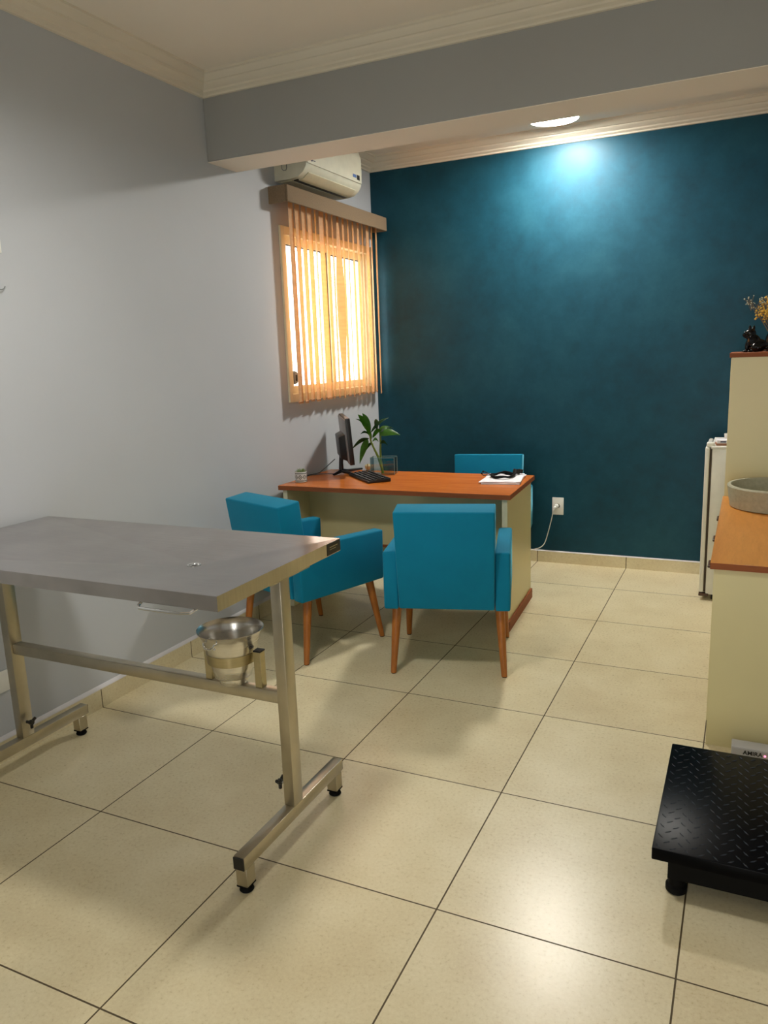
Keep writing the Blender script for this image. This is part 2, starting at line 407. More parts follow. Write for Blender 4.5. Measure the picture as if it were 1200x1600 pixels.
# ================================================================ air conditioner
def ac():
    y0, y1 = 2.262, 2.935
    t = thing('air_conditioner', 'white wall-mounted split air conditioner above the window blind', 'air conditioner', (XL, y0, 2.44))
    L = y1-y0
    prof = [(0, 0), (.10, .002), (.155, .010), (.188, .032), (.208, .062), (.214, .12), (.214, .22), (.20, .262), (.17, .275), (0, .275)]
    bm = B(); add_prism(bm, prof, 'y', 0, L)
    for e in []: pass
    obj('body', bm, 'acwhite', t, angle=50)
    bm = B(); add_prism(bm, [(.2165, .075), (.2175, .12), (.2175, .222), (.2135, .222), (.2135, .12), (.2115, .075)], 'y', .006, L-.006); fp = obj('front_panel', bm, 'acwhite', t)
    bm = B(); add_lathe(bm, [(0, 0), (.009, 0), (.009, .0015), (0, .0015)], n=20)
    for v in bm.verts: v.co = Vector((.2172+v.co.z, .050+v.co.x*1.3, .096+v.co.y))
    add_box(bm, .217, .2185, .066, .090, .092, .096); lg = obj('badge', bm, 'navy', fp)
    bm = B(); add_box(bm, .217, .2183, L-.07, L-.035, .090, .118); obj('display', bm, 'black', fp)
    bm = B(); add_box(bm, .217, .2182, L-.125, L-.078, .098, .116); obj('sticker', bm, 'blueprint', fp)
    bm = B(); add_tube(bm, [(.2185, .050, .120), (.2185, .056, .134), (.2185, .064, .122), (.2185, .070, .136)], .0015, 6); obj('emblem', bm, 'redprint', fp)
    bm = B(); add_prism(bm, [(.128, -.001), (.160, .006), (.194, .032), (.190, .040), (.158, .016), (.128, .008)], 'y', .05, L-.05); obj('louver', bm, 'acflap', t)
    bm = B(); add_box(bm, .100, .127, .04, L-.04, -.0012, .010); obj('air_slot', bm, 'black', t)
    bm = B(); add_box(bm, .02, .096, .03, L-.07, -.004, .002); obj('underside_panel', bm, 'acflap', t)
    bm = B(); P = [(.052, -.0015, .06), (.052, -.0015, .10), (.062, -.0015, .108), (.078, -.0015, .108), (.084, -.0015, .10), (.084, -.0015, .06), (.078, -.0015, .05), (.062, -.0015, .05)]
    add_tube(bm, P, .0018, 6, True); obj('pipe_knockout', bm, 'grey_plastic', t)
ac()

# ================================================================ lamps
def lamp(x, y, mat, label, drop=0):
    t = thing('ceiling_lamp' if not drop else 'added_pendant_lamp', label, 'lamp', (x, y, ZC-drop), 0, None)
    if drop: bm = B(); add_cyl(bm, (0, 0, -.002), (0, 0, drop), .012); add_lathe(bm, [(0, drop), (.05, drop), (.05, drop-.02), (0, drop-.03)]); obj('drop_rod', bm, 'white', t)
    bm = B(); add_lathe(bm, [(0, 0), (.148, 0), (.152, -.006), (.152, -.036), (.147, -.042), (.141, -.042), (.141, -.034), (0, -.034)]); obj('housing', bm, 'white', t)
    bm = B(); add_lathe(bm, [(0, -.036), (.140, -.036), (.140, -.042), (.105, -.048), (0, -.050)]); obj('diffuser', bm, mat, t)
lamp(.78, 3.11, 'backlamp', 'round white LED lamp lit on the ceiling behind the beam')
lamp(.50, .05, 'frontlamp', 'unseen round pendant lamp added over the steel table to light the front', .33)  # added out of view, hung low so the upper walls stay dark

# ================================================================ desk
def desk():
    t = thing('office_desk', 'orange wood desk with cream panels in front of the teal wall', 'desk', (.815, 2.055, 0), math.radians(.8))
    W = 1.375; D = .65; sk = -.030
    bm = B(); z0, z1 = .713, .74
    P = [(-W, 0), (0, 0), (sk, D), (-W+.0, D)]
    add_hexa(bm, [(x, y, z0) for x, y in P] + [(x, y, z1) for x, y in P], .0015, 1); tp = obj('desktop', bm, 'woodtop', t)
    bm = B(); add_box(bm, -W-.0, .0, -.0015, -.0002, z0+.001, z1-.0015); obj('front_edge_band', bm, 'woodedge', tp)
    bm = B(); add_hexa(bm, [(.0002, 0, z0+.001), (.0014, 0, z0+.001), (sk+.0014, D, z0+.001), (sk+.0002, D, z0+.001), (.0002, 0, z1-.0015), (.0014, 0, z1-.0015), (sk+.0014, D, z1-.0015), (sk+.0002, D, z1-.0015)]); obj('side_edge_band', bm, 'woodedge', tp)
    xr = -.018
    bm = B(); q = sk*.92
    def skew(y): return xr + (y/D)*sk
    ya, yb = .022, D-.01
    add_hexa(bm, [(skew(ya)-.028, ya, .004), (skew(ya), ya, .004), (skew(yb), yb, .004), (skew(yb)-.028, yb, .004), (skew(ya)-.028, ya, z0), (skew(ya), ya, z0), (skew(yb), yb, z0), (skew(yb)-.028, yb, z0)]); sp = obj('side_panel', bm, 'cream', t)
    bm = B(); add_box(bm, skew(ya)-.028, skew(ya), ya-.002, ya-.0002, .004, z0); obj('edge_band', bm, 'creamedge', sp)
    bm = B(); add_hexa(bm, [(skew(ya), ya-.004, .0), (skew(ya)+.01, ya-.004, .0), (skew(yb)+.01, yb, 0), (skew(yb), yb, 0), (skew(ya), ya-.004, .055), (skew(ya)+.01, ya-.004, .055), (skew(yb)+.01, yb, .055), (skew(yb), yb, .055)]); obj('skirting_strip', bm, 'woodedge', sp)
    bm = B(); add_box(bm, -W+.018, -W+.046, ya, yb, .004, z0); sp = obj('side_panel', bm, 'cream', t)
    bm = B(); add_box(bm, -W+.018, -W+.046, ya-.002, ya-.0002, .004, z0); obj('edge_band', bm, 'creamedge', sp)
    bm = B(); add_box(bm, -W+.046, xr-.045, .27, .288, .36, z0); mp = obj('modesty_panel', bm, 'cream', t)
    bm = B(); add_box(bm, -W+.046, xr-.045, .262, .292, .345, .36); obj('wood_rail', bm, 'woodedge', mp)
    bm = B(); add_box(bm, -W+.046, xr-.045, .33, .348, .19, .36); lp = obj('lower_panel', bm, 'cream', t)
    bm = B(); add_box(bm, -W+.046, xr-.045, .325, .352, .155, .19); obj('dark_gap_strip', bm, 'blackmatte', lp)  # black strip standing for the dark gap below the panel
desk()

# ================================================================ armchairs
def make_chair():
    t = thing('armchair', '', 'armchair')
    # back: one leaning upholstered slab
    bm = B(); hw, hb = .222, .215
    add_hexa(bm, [(-hb, -.275, .325), (hb, -.275, .325), (hb, -.15, .325), (-hb, -.15, .325), (-hw, -.335, .785), (hw, -.335, .785), (hw, -.205, .80), (-hw, -.205, .80)], .008, 3)
    obj('backrest', bm, 'blue', t, angle=60)
    bm = B(); add_box(bm, -.213, .213, -.16, .255, .37, .455, bev=.02, seg=3); obj('seat_cushion', bm, 'blue', t, angle=60)
    bm = B(); add_box(bm, -.215, .215, -.15, .25, .325, .372, bev=.004, seg=1); obj('seat_frame', bm, 'blue', t)
    for s in (-1, 1):
        bm = B(); a, b = (.218, .285) if s > 0 else (-.285, -.218)
        add_hexa(bm, [(a, -.272, .32), (b, -.272, .32), (b, .265, .325), (a, .265, .325), (a, -.272, .592), (b, -.272, .592), (b, .272, .583), (a, .272, .583)], .010, 3)
        obj('armrest', bm, 'blue', t, angle=60)
    for sx in (-1, 1):
        for sy in (-1, 1):
            bm = B(); top = Vector((.235*sx, .20*sy, .325)); bot = Vector((.256*sx, (.262 if sy > 0 else -.245), 0))
            N = 18; add_cyl(bm, bot+Vector((0, 0, .004)), top, .0135, .023, N)
            for v in bm.verts:
                if v.co.z < .02: v.co.z = .004
                elif v.co.z > .30: v.co.z = .33
            lg = obj('leg', bm, 'legwood', t)
            bm = B(); add_cyl(bm, bot, bot+Vector((0, 0, .0045)), .0115, .0125, 14); obj('foot_glide', bm, 'blackmatte', lg)
    return t
ch = make_chair(); ch['group'] = 'turquoise armchairs around the desk'
ch.location = (.632, 1.682, 0); ch.rotation_euler = (0, 0, math.radians(15)); ch['label'] = 'turquoise upholstered armchair seen squarely from behind at the front of the desk'
c2 = copy_tree(ch); c2.location = (-.14, 1.64, 0); c2.rotation_euler = (0, 0, math.radians(-21)); c2['label'] = 'turquoise armchair partly hidden by the steel table, beside the grey wall'
c3 = copy_tree(ch); c3.location = (.396, 2.925, 0); c3.rotation_euler = (0, 0, math.radians(190)); c3['label'] = 'turquoise armchair behind the desk with only its backrest showing'

# ================================================================ steel examination table
def table():
    t = thing('examination_table', 'stainless steel veterinary examination table on two T-shaped legs', 'table')
    X0, X1, Y0, Y1, Z = -.565, .727, -.215, .42, .89
    dr = Vector((.405, .095, .861)); r = .016
    bm = B(); lipw = .0
    cs = [Vector((X0, Y0, Z)), Vector((X1, Y0, Z)), Vector((X1, Y1, Z)), Vector((X0, Y1+.0, Z))]
    n = 32; ring = [bm.verts.new(dr + Vector((r*math.cos(2*PI*k/n), r*math.sin(2*PI*k/n), 0))) for k in range(n)]
    cv = [bm.verts.new(c) for c in cs]
    def ang(c): return math.atan2(c.y-dr.y, c.x-dr.x)
    idx = [round((ang(c) % (2*PI))/(2*PI)*n) % n for c in cs]
    for i in range(4):
        a, b = idx[i], idx[(i+1) % 4]; seq = [a]
        while seq[-1] != b: seq.append((seq[-1]+1) % n)
        for k in range(len(seq)-1):
            if k < (len(seq)-1)//2: bm.faces.new((cv[i], ring[seq[k]], ring[seq[k+1]]))
            else: bm.faces.new((cv[(i+1) % 4], ring[seq[k]], ring[seq[k+1]]))
            if k == (len(seq)-1)//2: bm.faces.new((cv[i], ring[seq[k]], cv[(i+1) % 4]))
    lo = [bm.verts.new(c - Vector((0, 0, .04))) for c in cs]
    inn = [bm.verts.new(Vector((c.x + (.015 if c.x < 0 else -.015), c.y + (.015 if c.y < 0 else -.015), .85))) for c in cs]
    up = [bm.verts.new(v.co + Vector((0, 0, .001))) for v in inn]
    for i in range(4):
        j = (i+1) % 4
        bm.faces.new((cv[i], cv[j], lo[j], lo[i])); bm.faces.new((lo[i], lo[j], inn[j], inn[i])); bm.faces.new((inn[i], inn[j], up[j], up[i]))
    bm.faces.new(up)
    top = obj('tabletop', bm, 'steel', t, smooth=False)
    bm = B(); add_lathe(bm, [(.0165, 0), (.021, .0005), (.021, .0015), (.0155, .001), (.0135, -.008), (.0135, -.025), (.016, -.025)], tuple(dr), 32, closed=False); dn = obj('drain', bm, 'chrome', top)
    bm = B(); add_cyl(bm, dr - Vector((0, 0, .006)), dr - Vector((0, 0, .004)), .0135, n=24); obj('drain_hole', bm, 'blackmatte', dn)
    bm = B(); add_box(bm, X1-.002, X1+.0015, Y1-.085, Y1-.0, .852, .889, bev=.001, seg=1)
    tg = obj('black_label', bm, 'black', top)
    bm = B(); add_box(bm, X1+.0016, X1+.002, Y1-.07, Y1-.02, .875, .877); add_box(bm, X1+.0016, X1+.002, Y1-.07, Y1-.03, .868, .8695); obj('label_print', bm, 'band', tg)
    # handle rod under the front edge
    bm = B(); add_tube(bm, [(.475, -.17, .853), (.475, -.205, .850), (.478, -.222, .843), (.488, -.232, .840), (.62, -.232, .840), (.648, -.226, .842), (.655, -.2, .850), (.655, -.17, .853)], .004, 8); obj('handle', bm, 'chrome', top)
    for s, xc in ((0, .68), (1, -.49)):
        h = .018
        bm = B(); add_box(bm, xc-h, xc+h, .108, .158, .118, .851, bev=.002, seg=2); leg = obj('column', bm, 'tube', t)
        bm = B(); add_box(bm, xc-.04, xc+.04, .03, .24, .842, .8515, bev=.001, seg=1); obj('top_bracket', bm, 'tube', leg)
        bm = B(); add_box(bm, xc-h, xc+h, -.155, .415, .078, .118, bev=.002, seg=2); fb = obj('foot_bar', bm, 'tube', t)
        for y in (-.157, .4155): bm = B(); add_box(bm, xc-h+.001, xc+h-.001, y-.002, y+.001, .080, .116); obj('end_cap', bm, 'black', fb)
        for y in (-.130, .385):
            bm = B(); add_box(bm, xc-h, xc+h, y-.02, y+.02, .022, .078, bev=.001, seg=1); ft = obj('leg', bm, 'tube', fb)
            bm = B(); add_box(bm, xc-h-.0005, xc+h+.0005, y-.0205, y+.0205, .018, .023); add_lathe(bm, [(0, 0), (.018, 0), (.021, .004), (.018, .013), (.008, .016), (.008, .024), (0, .024)], (xc, y, 0), 20)
            obj('adjustable_foot', bm, 'blackmatte', t)
        sg = -1 if s == 0 else 1
        bm = B(); xk = xc + sg*h; add_cyl(bm, (xk, .13, .178), (xk+sg*.024, .13, .178), .004, n=10); kn = obj('clamp_screw', bm, 'chrome', t)
        bm = B(); add_cyl(bm, (xk+sg*.02, .13, .178), (xk+sg*.032, .13, .178), .009, n=14)
        for k in range(3):
            a = 2*PI*k/3+.5; add_tube(bm, [(xk+sg*.026, .13, .178), (xk+sg*.026, .13+.022*math.cos(a), .178+.022*math.sin(a))], [.006, .0055], 8)
        obj('knob', bm, 'black', kn)
    bm = B(); add_box(bm, -.470, .662, .115, .150, .447, .485, bev=.002, seg=2); obj('stretcher', bm, 'tube', t)
    # bucket holder
    bm = B(); cx, cy = .487, .132
    ho = None
    for x in (.404, .590):
        bm = B(); add_box(bm, x-.0125, x+.0125, .120, .145, .485, .598, bev=.001, seg=1); p = obj('bucket_post', bm, 'band', t)
        bm = B(); add_box(bm, x-.0135, x+.0135, .119, .146, .598, .603, bev=.001, seg=1); obj('post_cap', bm, 'black', p)
    bm = B(); add_lathe(bm, [(.0735, .559), (.0755, .559), (.0800, .592), (.0780, .592)], (cx+.003, cy, 0), 48, closed=True); obj('holder_ring', bm, 'band', t)
table()

def bucket():
    cx, cy = .490, .132
    t = thing('bucket', 'small aluminium bucket standing in the ring on the steel table stretcher', 'bucket', (cx, cy, .487))
    bm = B()
    prof = [(0, .0), (.042, 0), (.044, .002), (.0455, .019), (.052, .021), (.058, .024), (.064, .055), (.0705, .085), (.0765, .100), (.0795, .108), (.084, .130), (.089, .152), (.096, .165), (.1005, .169), (.102, .172), (.1005, .174),
            (.097, .171), (.090, .162), (.086, .152), (.081, .130), (.076, .106), (.068, .085), (.062, .055), (.056, .027), (.044, .024), (0, .024)]
    add_lathe(bm, prof, n=56); obj('bucket_body', bm, 'alu', t, angle=60)
    for a in (math.radians(-92), math.radians(88)):
        d = Vector((math.cos(a), math.sin(a), 0)); s = Vector((-d.y, d.x, 0))
        bm = B(); pts = []
        for k in range(15):
            ph = PI + PI*k/14; pts.append(d*(.101+.005*abs(math.sin(ph))) + s*(.020*math.cos(ph)) + Vector((0, 0, .156 + .016*math.sin(ph))))
        pts = [d*.088 + s*(-.020) + Vector((0, 0, .156))] + pts + [d*.089 + s*.020 + Vector((0, 0, .156))]
        add_tube(bm, pts, .0028, 8); hd = obj('handle', bm, 'chrome', t)
        bm = B()
        for q in (-.006, .006): add_ball(bm, d*.0855 + s*q + Vector((0, 0, .134)), .0035, 2)
        obj('rivets', bm, 'chrome', hd)
    # bail folded down inside against the rim
bucket()

# ================================================================ computer things on the desk
ZD = .741
def monitor():
    u = Vector((-.55, .835, 0)); n = Vector((.835, .55, 0))   # along the panel, out of the screen
    cen = Vector((-.362, 2.54, 0)); rz = math.atan2(n.y, n.x)
    t = thing('computer_monitor', 'thin black computer monitor seen from its side edge beside the bamboo plant', 'monitor', (cen.x, cen.y, ZD), rz)
    T = Matrix.Translation((0, 0, .215)) @ Matrix.Rotation(math.radians(-4), 4, 'Y')
    def tb(*a, **k): bm = B(); add_box(bm, *a, mat=T, **k); return bm
    # local: x toward viewer of the screen, y along the panel
    sh = obj('housing', tb(-.018, .010, -.225, .225, -.135, .145, bev=.003), 'black', t)
    obj('back_cover', tb(-.024, -.016, -.219, .219, -.128, .139, bev=.003), 'monitorback', sh)
    obj('screen', tb(.009, .0112, -.215, .215, -.120, .136), 'black', sh)
    bm = B(); 
    P = [(-.062, -.13, -.10), (-.02, -.15, -.12), (-.02, .15, -.12), (-.062, .13, -.10), (-.062, -.13, .03), (-.02, -.15, .045), (-.02, .15, .045), (-.062, .13, .03)]
    add_hexa(bm, [T @ Vector(p) for p in P], .004, 2); obj('rear_bulge', bm, 'black', t)
    bm = B(); add_tube(bm, [(-.045, 0, .012), (-.045, 0, .07), (-.035, 0, .15)], [.016, .013, .015], 12); st = obj('stand_neck', bm, 'black', t)
    for a in (-1, 1):
        bm = B(); add_tube(bm, [(-.045, 0, .02), (-.01 if a < 0 else 0, .04*a, .012), (.015 if a < 0 else .10, (.06 if a < 0 else .13)*a, .006)], [.013, .010, .006], 10); obj('stand_foot', bm, 'black', t)
    bm = B(); add_tube(bm, [(-.045, 0, .02), (-.07, -.03, .012), (-.10, -.06, .006)], [.013, .010, .006], 10); obj('stand_foot', bm, 'black', t)
monitor()
bm = B(); add_tube(bm, [(-.45, 2.53, .83), (-.49, 2.50, .79), (-.525, 2.46, .752), (-.555, 2.42, .7455), (-.58, 2.36, .7445), (-.585, 2.30, .7445)], .0028, 8); add_tube(bm, [(-.39, 2.50, .755), (-.43, 2.47, .7455), (-.50, 2.46, .7455), (-.57, 2.40, .745)], .0028, 8)
tag(obj('monitor_cable', bm, 'black'), 'thin black cables running from the monitor to the grey wall', 'cable')

def keyboard():
    rz = math.atan2(.69, -.72)
    t = thing('keyboard', 'black computer keyboard lying on the desk in front of the monitor', 'keyboard', (-.142, 2.383, ZD), rz)
    bm = B(); add_hexa(bm, [(-.18, -.07, .0), (.18, -.07, .0), (.18, .07, 0), (-.18, .07, 0), (-.18, -.07, .012), (.18, -.07, .012), (.18, .07, .022), (-.18, .07, .022)], .004, 2)
    for v in bm.verts: v.co.y = -v.co.y
    b = obj('case', bm, 'black', t)
    for r in range(5):
        for k in range(14):
            x = -.163 + k*.0251; y = .052 - r*.0255; z = .013 + (r+.3)*.00175
            bm = B(); add_box(bm, x-.0085, x+.0085, y-.009, y+.009, z, z+.005, bev=.0015, seg=1); obj('key', bm, 'black', t)
keyboard()

def plant():
    base = Vector((-.13, 2.555, ZD))
    t = thing('lucky_bamboo', 'green lucky bamboo standing in a glass vase at the back of the desk', 'plant', base)
    r = Vector((.902, .431, 0)); f = Vector((-.431, .902, 0))
    def P(u, v, d=0): return r*((u-597)/256.0) + f*d + Vector((0, 0, max(.006, (738-v)/256.0)))
    bm = B(); add_tube(bm, [P(597, 737), P(594, 724), P(590, 710), P(584, 696, -.01), P(580, 686, -.01), P(578, 674, -.01)], [.008, .008, .0075, .006, .005, .003], 10); obj('stalk', bm, 'stalk', t)
    bm = B(); add_tube(bm, [P(597, 736, .02), P(594, 715, .02), P(594, 700, .02), P(595, 684, .02), P(595, 668, .02)], [.006, .0065, .006, .005, .003], 10); obj('stalk', bm, 'stalk', t)
    L = [((578, 672), (561, 643), 13, 0, 'leaf'), ((579, 670), (568, 642), 12, .03, 'leaf'), ((575, 682), (561, 719), 14, -.04, 'leaf'), ((577, 681), (549, 697), 8, -.02, 'leafdark'),
         ((580, 672), (609, 651), 7, .06, 'leafdark'), ((590, 668), (588, 652), 9, .04, 'leafdark'), ((594, 676), (608, 664), 12, .05, 'leaf'), ((593, 676), (626, 678), 15, .02, 'leaf'),
         ((582, 686), (592, 687), 6, 0, 'leaf'), ((576, 668), (557, 651), 4, .05, 'leafdark'), ((582, 680), (597, 668), 10, -.05, 'leaf'), ((578, 676), (563, 676), 5, .08, 'leafdark'), ((581, 682), (571, 661), 8, -.03, 'leaf'), ((594, 690), (606, 694), 7, .03, 'leafdark'), ((579, 674), (574, 648), 9, .05, 'leafdark'), ((584, 690), (572, 700), 6, .04, 'leafdark'), ((595, 672), (616, 668), 8, .07, 'leafdark')]
    for (a, b, wd, dd, m) in L:
        A = P(*a, 0 if abs(dd) < .03 else 0); D = P(*b, dd); ax = D-A; ln = ax.length; ax.normalize()
        view = Vector((-.43, .9, -.1)); side = ax.cross(view).normalized(); nn = side.cross(ax).normalized()
        side = (side + nn*.5).normalized()
        bm = B(); rows = []; N = 10
        for k in range(N+1):
            s = k/N; wv = .82*wd/256/2*math.sin(PI*min(1, s**.75))**.9 if 0 < k < N else .0008
            c = A + ax*(ln*s) + Vector((0, 0, .018*math.sin(PI*s)))
            rows.append([bm.verts.new(c - side*wv + nn*wv*.3), bm.verts.new(c), bm.verts.new(c + side*wv + nn*wv*.3)])
        for k in range(N):
            for j in (0, 1): bm.faces.new((rows[k][j], rows[k][j+1], rows[k+1][j+1], rows[k+1][j]))
        bmesh.ops.solidify(bm, geom=bm.faces, thickness=.0006)
        obj('leaf', bm, m, t)
plant()
def vase():
    t = thing('glass_vase', 'rectangular clear glass vase holding the bamboo stalks', 'vase', (-.128, 2.565, ZD), math.radians(12))
    w_, d_, h, g = .075, .04, .105, .004
    bm = B(); add_box(bm, -w_, w_, -d_, -d_+g, .004, h); add_box(bm, -w_, w_, d_-g, d_, .004, h); add_box(bm, -w_, -w_+g, -d_+g, d_-g, .004, h); add_box(bm, w_-g, w_, -d_+g, d_-g, .004, h); add_box(bm, -w_, w_, -d_, d_, 0, .004)
    obj('glass_walls', bm, 'glass', t)
    bm = B(); e = .0016
    for x in (-w_, w_):
        for y in (-d_, d_): add_tube(bm, [(x, y, 0.002), (x, y, h)], e, 6)
    for z in (h,):
        add_tube(bm, [(-w_, -d_, z), (w_, -d_, z), (w_, d_, z), (-w_, d_, z)], e, 6, True)
    obj('polished_edges', bm, plain('pale_glass_edge', srgb(130, 160, 160), .15), t)
vase()
bm = B(); add_tube(bm, [(-.205, 2.49, ZD), (-.203, 2.492, ZD+.07)], .003, 8); tag(obj('wooden_stick', bm, 'twig'), 'thin pale wooden stick upright beside the glass vase', 'stick')
bm = B(); add_lathe(bm, [(0, 0), (.018, 0), (.026, .01), (.028, .026), (.022, .034), (.02, .030), (.024, .022), (.02, .01), (0, .008)], (-.30, 2.705, ZD), 24); tag(obj('pale_dish', bm, 'pale'), 'small pale cream dish half hidden behind the monitor stand', 'dish')

def pot():
    t = thing('succulent_pot', 'small white pot with a black geometric pattern at the left end of the desk', 'plant pot', (-.487, 2.175, ZD))
    m = NT('patterned_pot'); tc = m.add('ShaderNodeTexCoord'); sp = m.add('ShaderNodeSeparateXYZ'); m.link(tc.outputs['Object'], sp.inputs[0])
    a = m.math('MULTIPLY', m.math('ARCTAN2', sp.outputs[1], sp.outputs[0]), 8/(2*PI)); tri = m.math('MULTIPLY', m.math('ABSOLUTE', m.math('SUBTRACT', m.math('FRACT', m.math('ADD', a, 20)), .5)), 2)
    z = m.math('DIVIDE', m.math('ABSOLUTE', m.math('SUBTRACT', sp.outputs[2], .032)), .016)
    dd = m.math('ABSOLUTE', m.math('SUBTRACT', m.math('ADD', tri, z), .8)); l1 = m.math('LESS_THAN', dd, .16)
    l2 = m.math('LESS_THAN', m.math('ABSOLUTE', m.math('SUBTRACT', z, 1.35)), .13)
    l3 = m.math('LESS_THAN', m.math('ADD', tri, z), .3)
    mx = m.add('ShaderNodeMix', data_type='RGBA'); m.link(m.math('MAXIMUM', l1, m.math('MAXIMUM', l2, l3)), mx.inputs[0]); mx.inputs[6].default_value = srgb(196, 200, 196); mx.inputs[7].default_value = srgb(20, 24, 28)
    m.link(mx.outputs[2], m.b.inputs['Base Color']); m.b.inputs['Roughness'].default_value = .35
    bm = B(); add_lathe(bm, [(0, 0), (.031, 0), (.034, .003), (.035, .06), (.034, .063), (.031, .062), (.030, .052), (0, .052)], n=32); obj('pot', bm, m.m, t)
    bm = B(); add_lathe(bm, [(0, .056), (.015, .057), (.0305, .053)], n=24); obj('soil', bm, 'soil', t)
    bm = B()
    for k in range(22):
        a = k*2.4; rr = .006 + .022*(k/22); ti = Vector((math.cos(a)*(rr+.010), math.sin(a)*(rr+.010), .066 + .016*(1-k/24)))
        add_cyl(bm, (math.cos(a)*rr*.5, math.sin(a)*rr*.5, .055), ti, .004, .0008, 6)
    obj('succulent', bm, plain('succulent_green', srgb(110, 130, 70), .6, var=.3), t)
pot()

# papers
PC = Vector((.655, 2.49))
for i, (dx, dy, dz, h, rz, lab) in enumerate(((.0, .0, 0, .006, 9, 'bottom bundle of white papers at the right end of the desk'), (-.006, .006, .0062, .005, 4, 'middle bundle of white papers in the pile on the desk'), (.0, .004, .0114, .004, 11, 'top sheets of the white paper pile under the stethoscope'))):
    bm = B(); add_box(bm, -.105, .105, -.15, .15, 0, h, bev=.0006, seg=1); o = obj('paper_bundle', bm, 'paper'); o.location = (PC.x+dx, PC.y+dy, ZD+dz); o.rotation_euler = (0, 0, math.radians(rz)); tag(o, lab, 'papers', 'paper bundles at the right end of the desk')
def steth():
    z = ZD+.0158+.004
    t = thing('stethoscope', 'black stethoscope coiled on the white papers', 'stethoscope', (PC.x-.005, PC.y+.02, z), .2)
    bm = B(); pts = []
    for k in range(60):
        a = 2*PI*k/26; pts.append((.062*math.cos(a)*(1+.1*math.sin(k*.5)) - .005, .085*math.sin(a)*(1-.08*math.cos(k*.33)), .002 + .009*(k/60) + .003*math.sin(k)))
    add_tube(bm, pts, .0058, 8); obj('tubing', bm, 'blackmatte', t)
    bm = B(); add_cyl(bm, (.062, .075, .002), (.066, .08, .028), .021, .018, 20); add_cyl(bm, (.085, .10, .004), (.088, .10, .024), .015, n=16); obj('chest_piece', bm, 'black', t)
    for s in (-1, 1):
        bm = B(); add_tube(bm, [(-.05, -.03, .008), (-.085, .0+.02*s, .010), (-.115, .02+.035*s, .012 + .006*s), (-.122, .025+.035*s, .016)], .003, 8); e = obj('ear_tube', bm, 'black', t)
        bm = B(); add_ball(bm, (-.124, .026+.035*s, .017), .006); obj('ear_tip', bm, 'blackmatte', e)
steth()

# ================================================================ outlets
def outlet(loc, rz, label, w_=.078, h_=.12, holes=True):
    t = thing('wall_outlet', label, 'outlet', loc, rz)     # local -y faces the room
    bm = B(); add_box(bm, -w_/2, w_/2, -.008, 0, -h_/2, h_/2, bev=.003); pl = obj('plate', bm, 'white', t)
    bm = B(); add_lathe(bm, [(0, 0), (.014, 0), (.019, .003), (.022, .003), (.022, .0), (0, -.002)], n=24)
    for v in bm.verts: v.co = Vector((v.co.x, -.008-v.co.z*.6, v.co.y))
    obj('socket', bm, 'white', pl)
    bm = B()
    for dx in (-.0095, 0, .0095): add_cyl(bm, (dx, -.0105, 0 if dx else -.003), (dx, -.0085, 0 if dx else -.003), .0022, n=10)
    obj('pin_hole', bm, 'black', pl)
    return t
outlet((.740, YB, .402), 0, 'white wall outlet with a plugged-in white cord on the teal wall')
outlet((XL, .118, .308), PI/2, 'white wall outlet low on the grey wall behind the steel table', .12, .082)
bm = B(); add_cyl(bm, (.733, YB-.010, .402), (.731, YB-.034, .400), .016, .012, 18); add_tube(bm, [(.731, YB-.03, .400), (.722, YB-.042, .395), (.716, YB-.044, .375)], [.010, .009, .006], 12)
pts = [(.716, YB-.042, .378), (.708, YB-.038, .33), (.69, YB-.03, .26), (.672, YB-.026, .19), (.655, YB-.03, .135), (.63, YB-.04, .108), (.58, YB-.05, .095), (.50, YB-.06, .06), (.44, YB-.06, .006)]
def smooth(pts, it=3):
    P = [Vector(p) for p in pts]
    for _ in range(it):
        Q = [P[0]]
        for a, b in zip(P, P[1:]): Q += [a*.75+b*.25, a*.25+b*.75]
        P = Q + [P[-1]]
    return P
root = obj('power_cord', bm, 'white'); tag(root, 'white plug and thin white cord dangling from the teal wall outlet', 'cord')
bm = B(); add_tube(bm, smooth(pts, 2), .0032, 8); obj('cable', bm, 'whitepaint', root)

# ================================================================ right side: counter, tall cabinet, fridge
CX0, CX1, CY0, CY1, CZ = 1.80, 2.42, 1.19, 2.50, .70
t = thing('counter_cabinet', 'cream counter cabinet at the right with its end panel behind the black scale', 'cabinet', (CX0, CY0, 0))
bm = B(); add_box(bm, .006, CX1-CX0, .0, .018, .0, .675); obj('end_panel', bm, 'cream', t)
bm = B(); add_box(bm, .02, CX1-CX0, .018, CY1-CY0-.004, .0, .675); obj('carcass', bm, 'cream', t)
for i in range(3):
    a = .03 + i*.42
    bm = B(); add_box(bm, .003, .019, a, a+.41, .08, .665, bev=.001, seg=1); d = obj('door', bm, 'cream', t)
    bm = B(); add_tube(bm, [(.003, a+.10, .645), (-.018, a+.10, .645), (-.018, a+.18, .645), (.003, a+.18, .645)], .0045, 8); obj('handle', bm, 'brown', d)
bm = B(); add_box(bm, CX0-.008, CX1, CY0-.012, CY1-.003, .675, CZ, bev=.0015, seg=1); ct = obj('countertop', bm, 'counterwood'); tag(ct, 'orange wood countertop at the right holding the stone basin', 'countertop')
bm = B(); add_box(bm, CX0-.0085, CX1, CY0-.0135, CY0-.0122, .676, CZ-.0015); obj('edge_band', bm, 'woodedge', ct)
t = thing('tall_cabinet', 'tall cream cabinet with a wooden top beside the small refrigerator', 'cabinet', (1.80, 2.50, 0))
bm = B(); add_box(bm, 0, .62, 0, .018, 0, 1.385); obj('side_panel', bm, 'cream', t)
bm = B(); add_box(bm, .014, .62, .018, .40, 0, 1.385); obj('carcass', bm, 'cream', t)
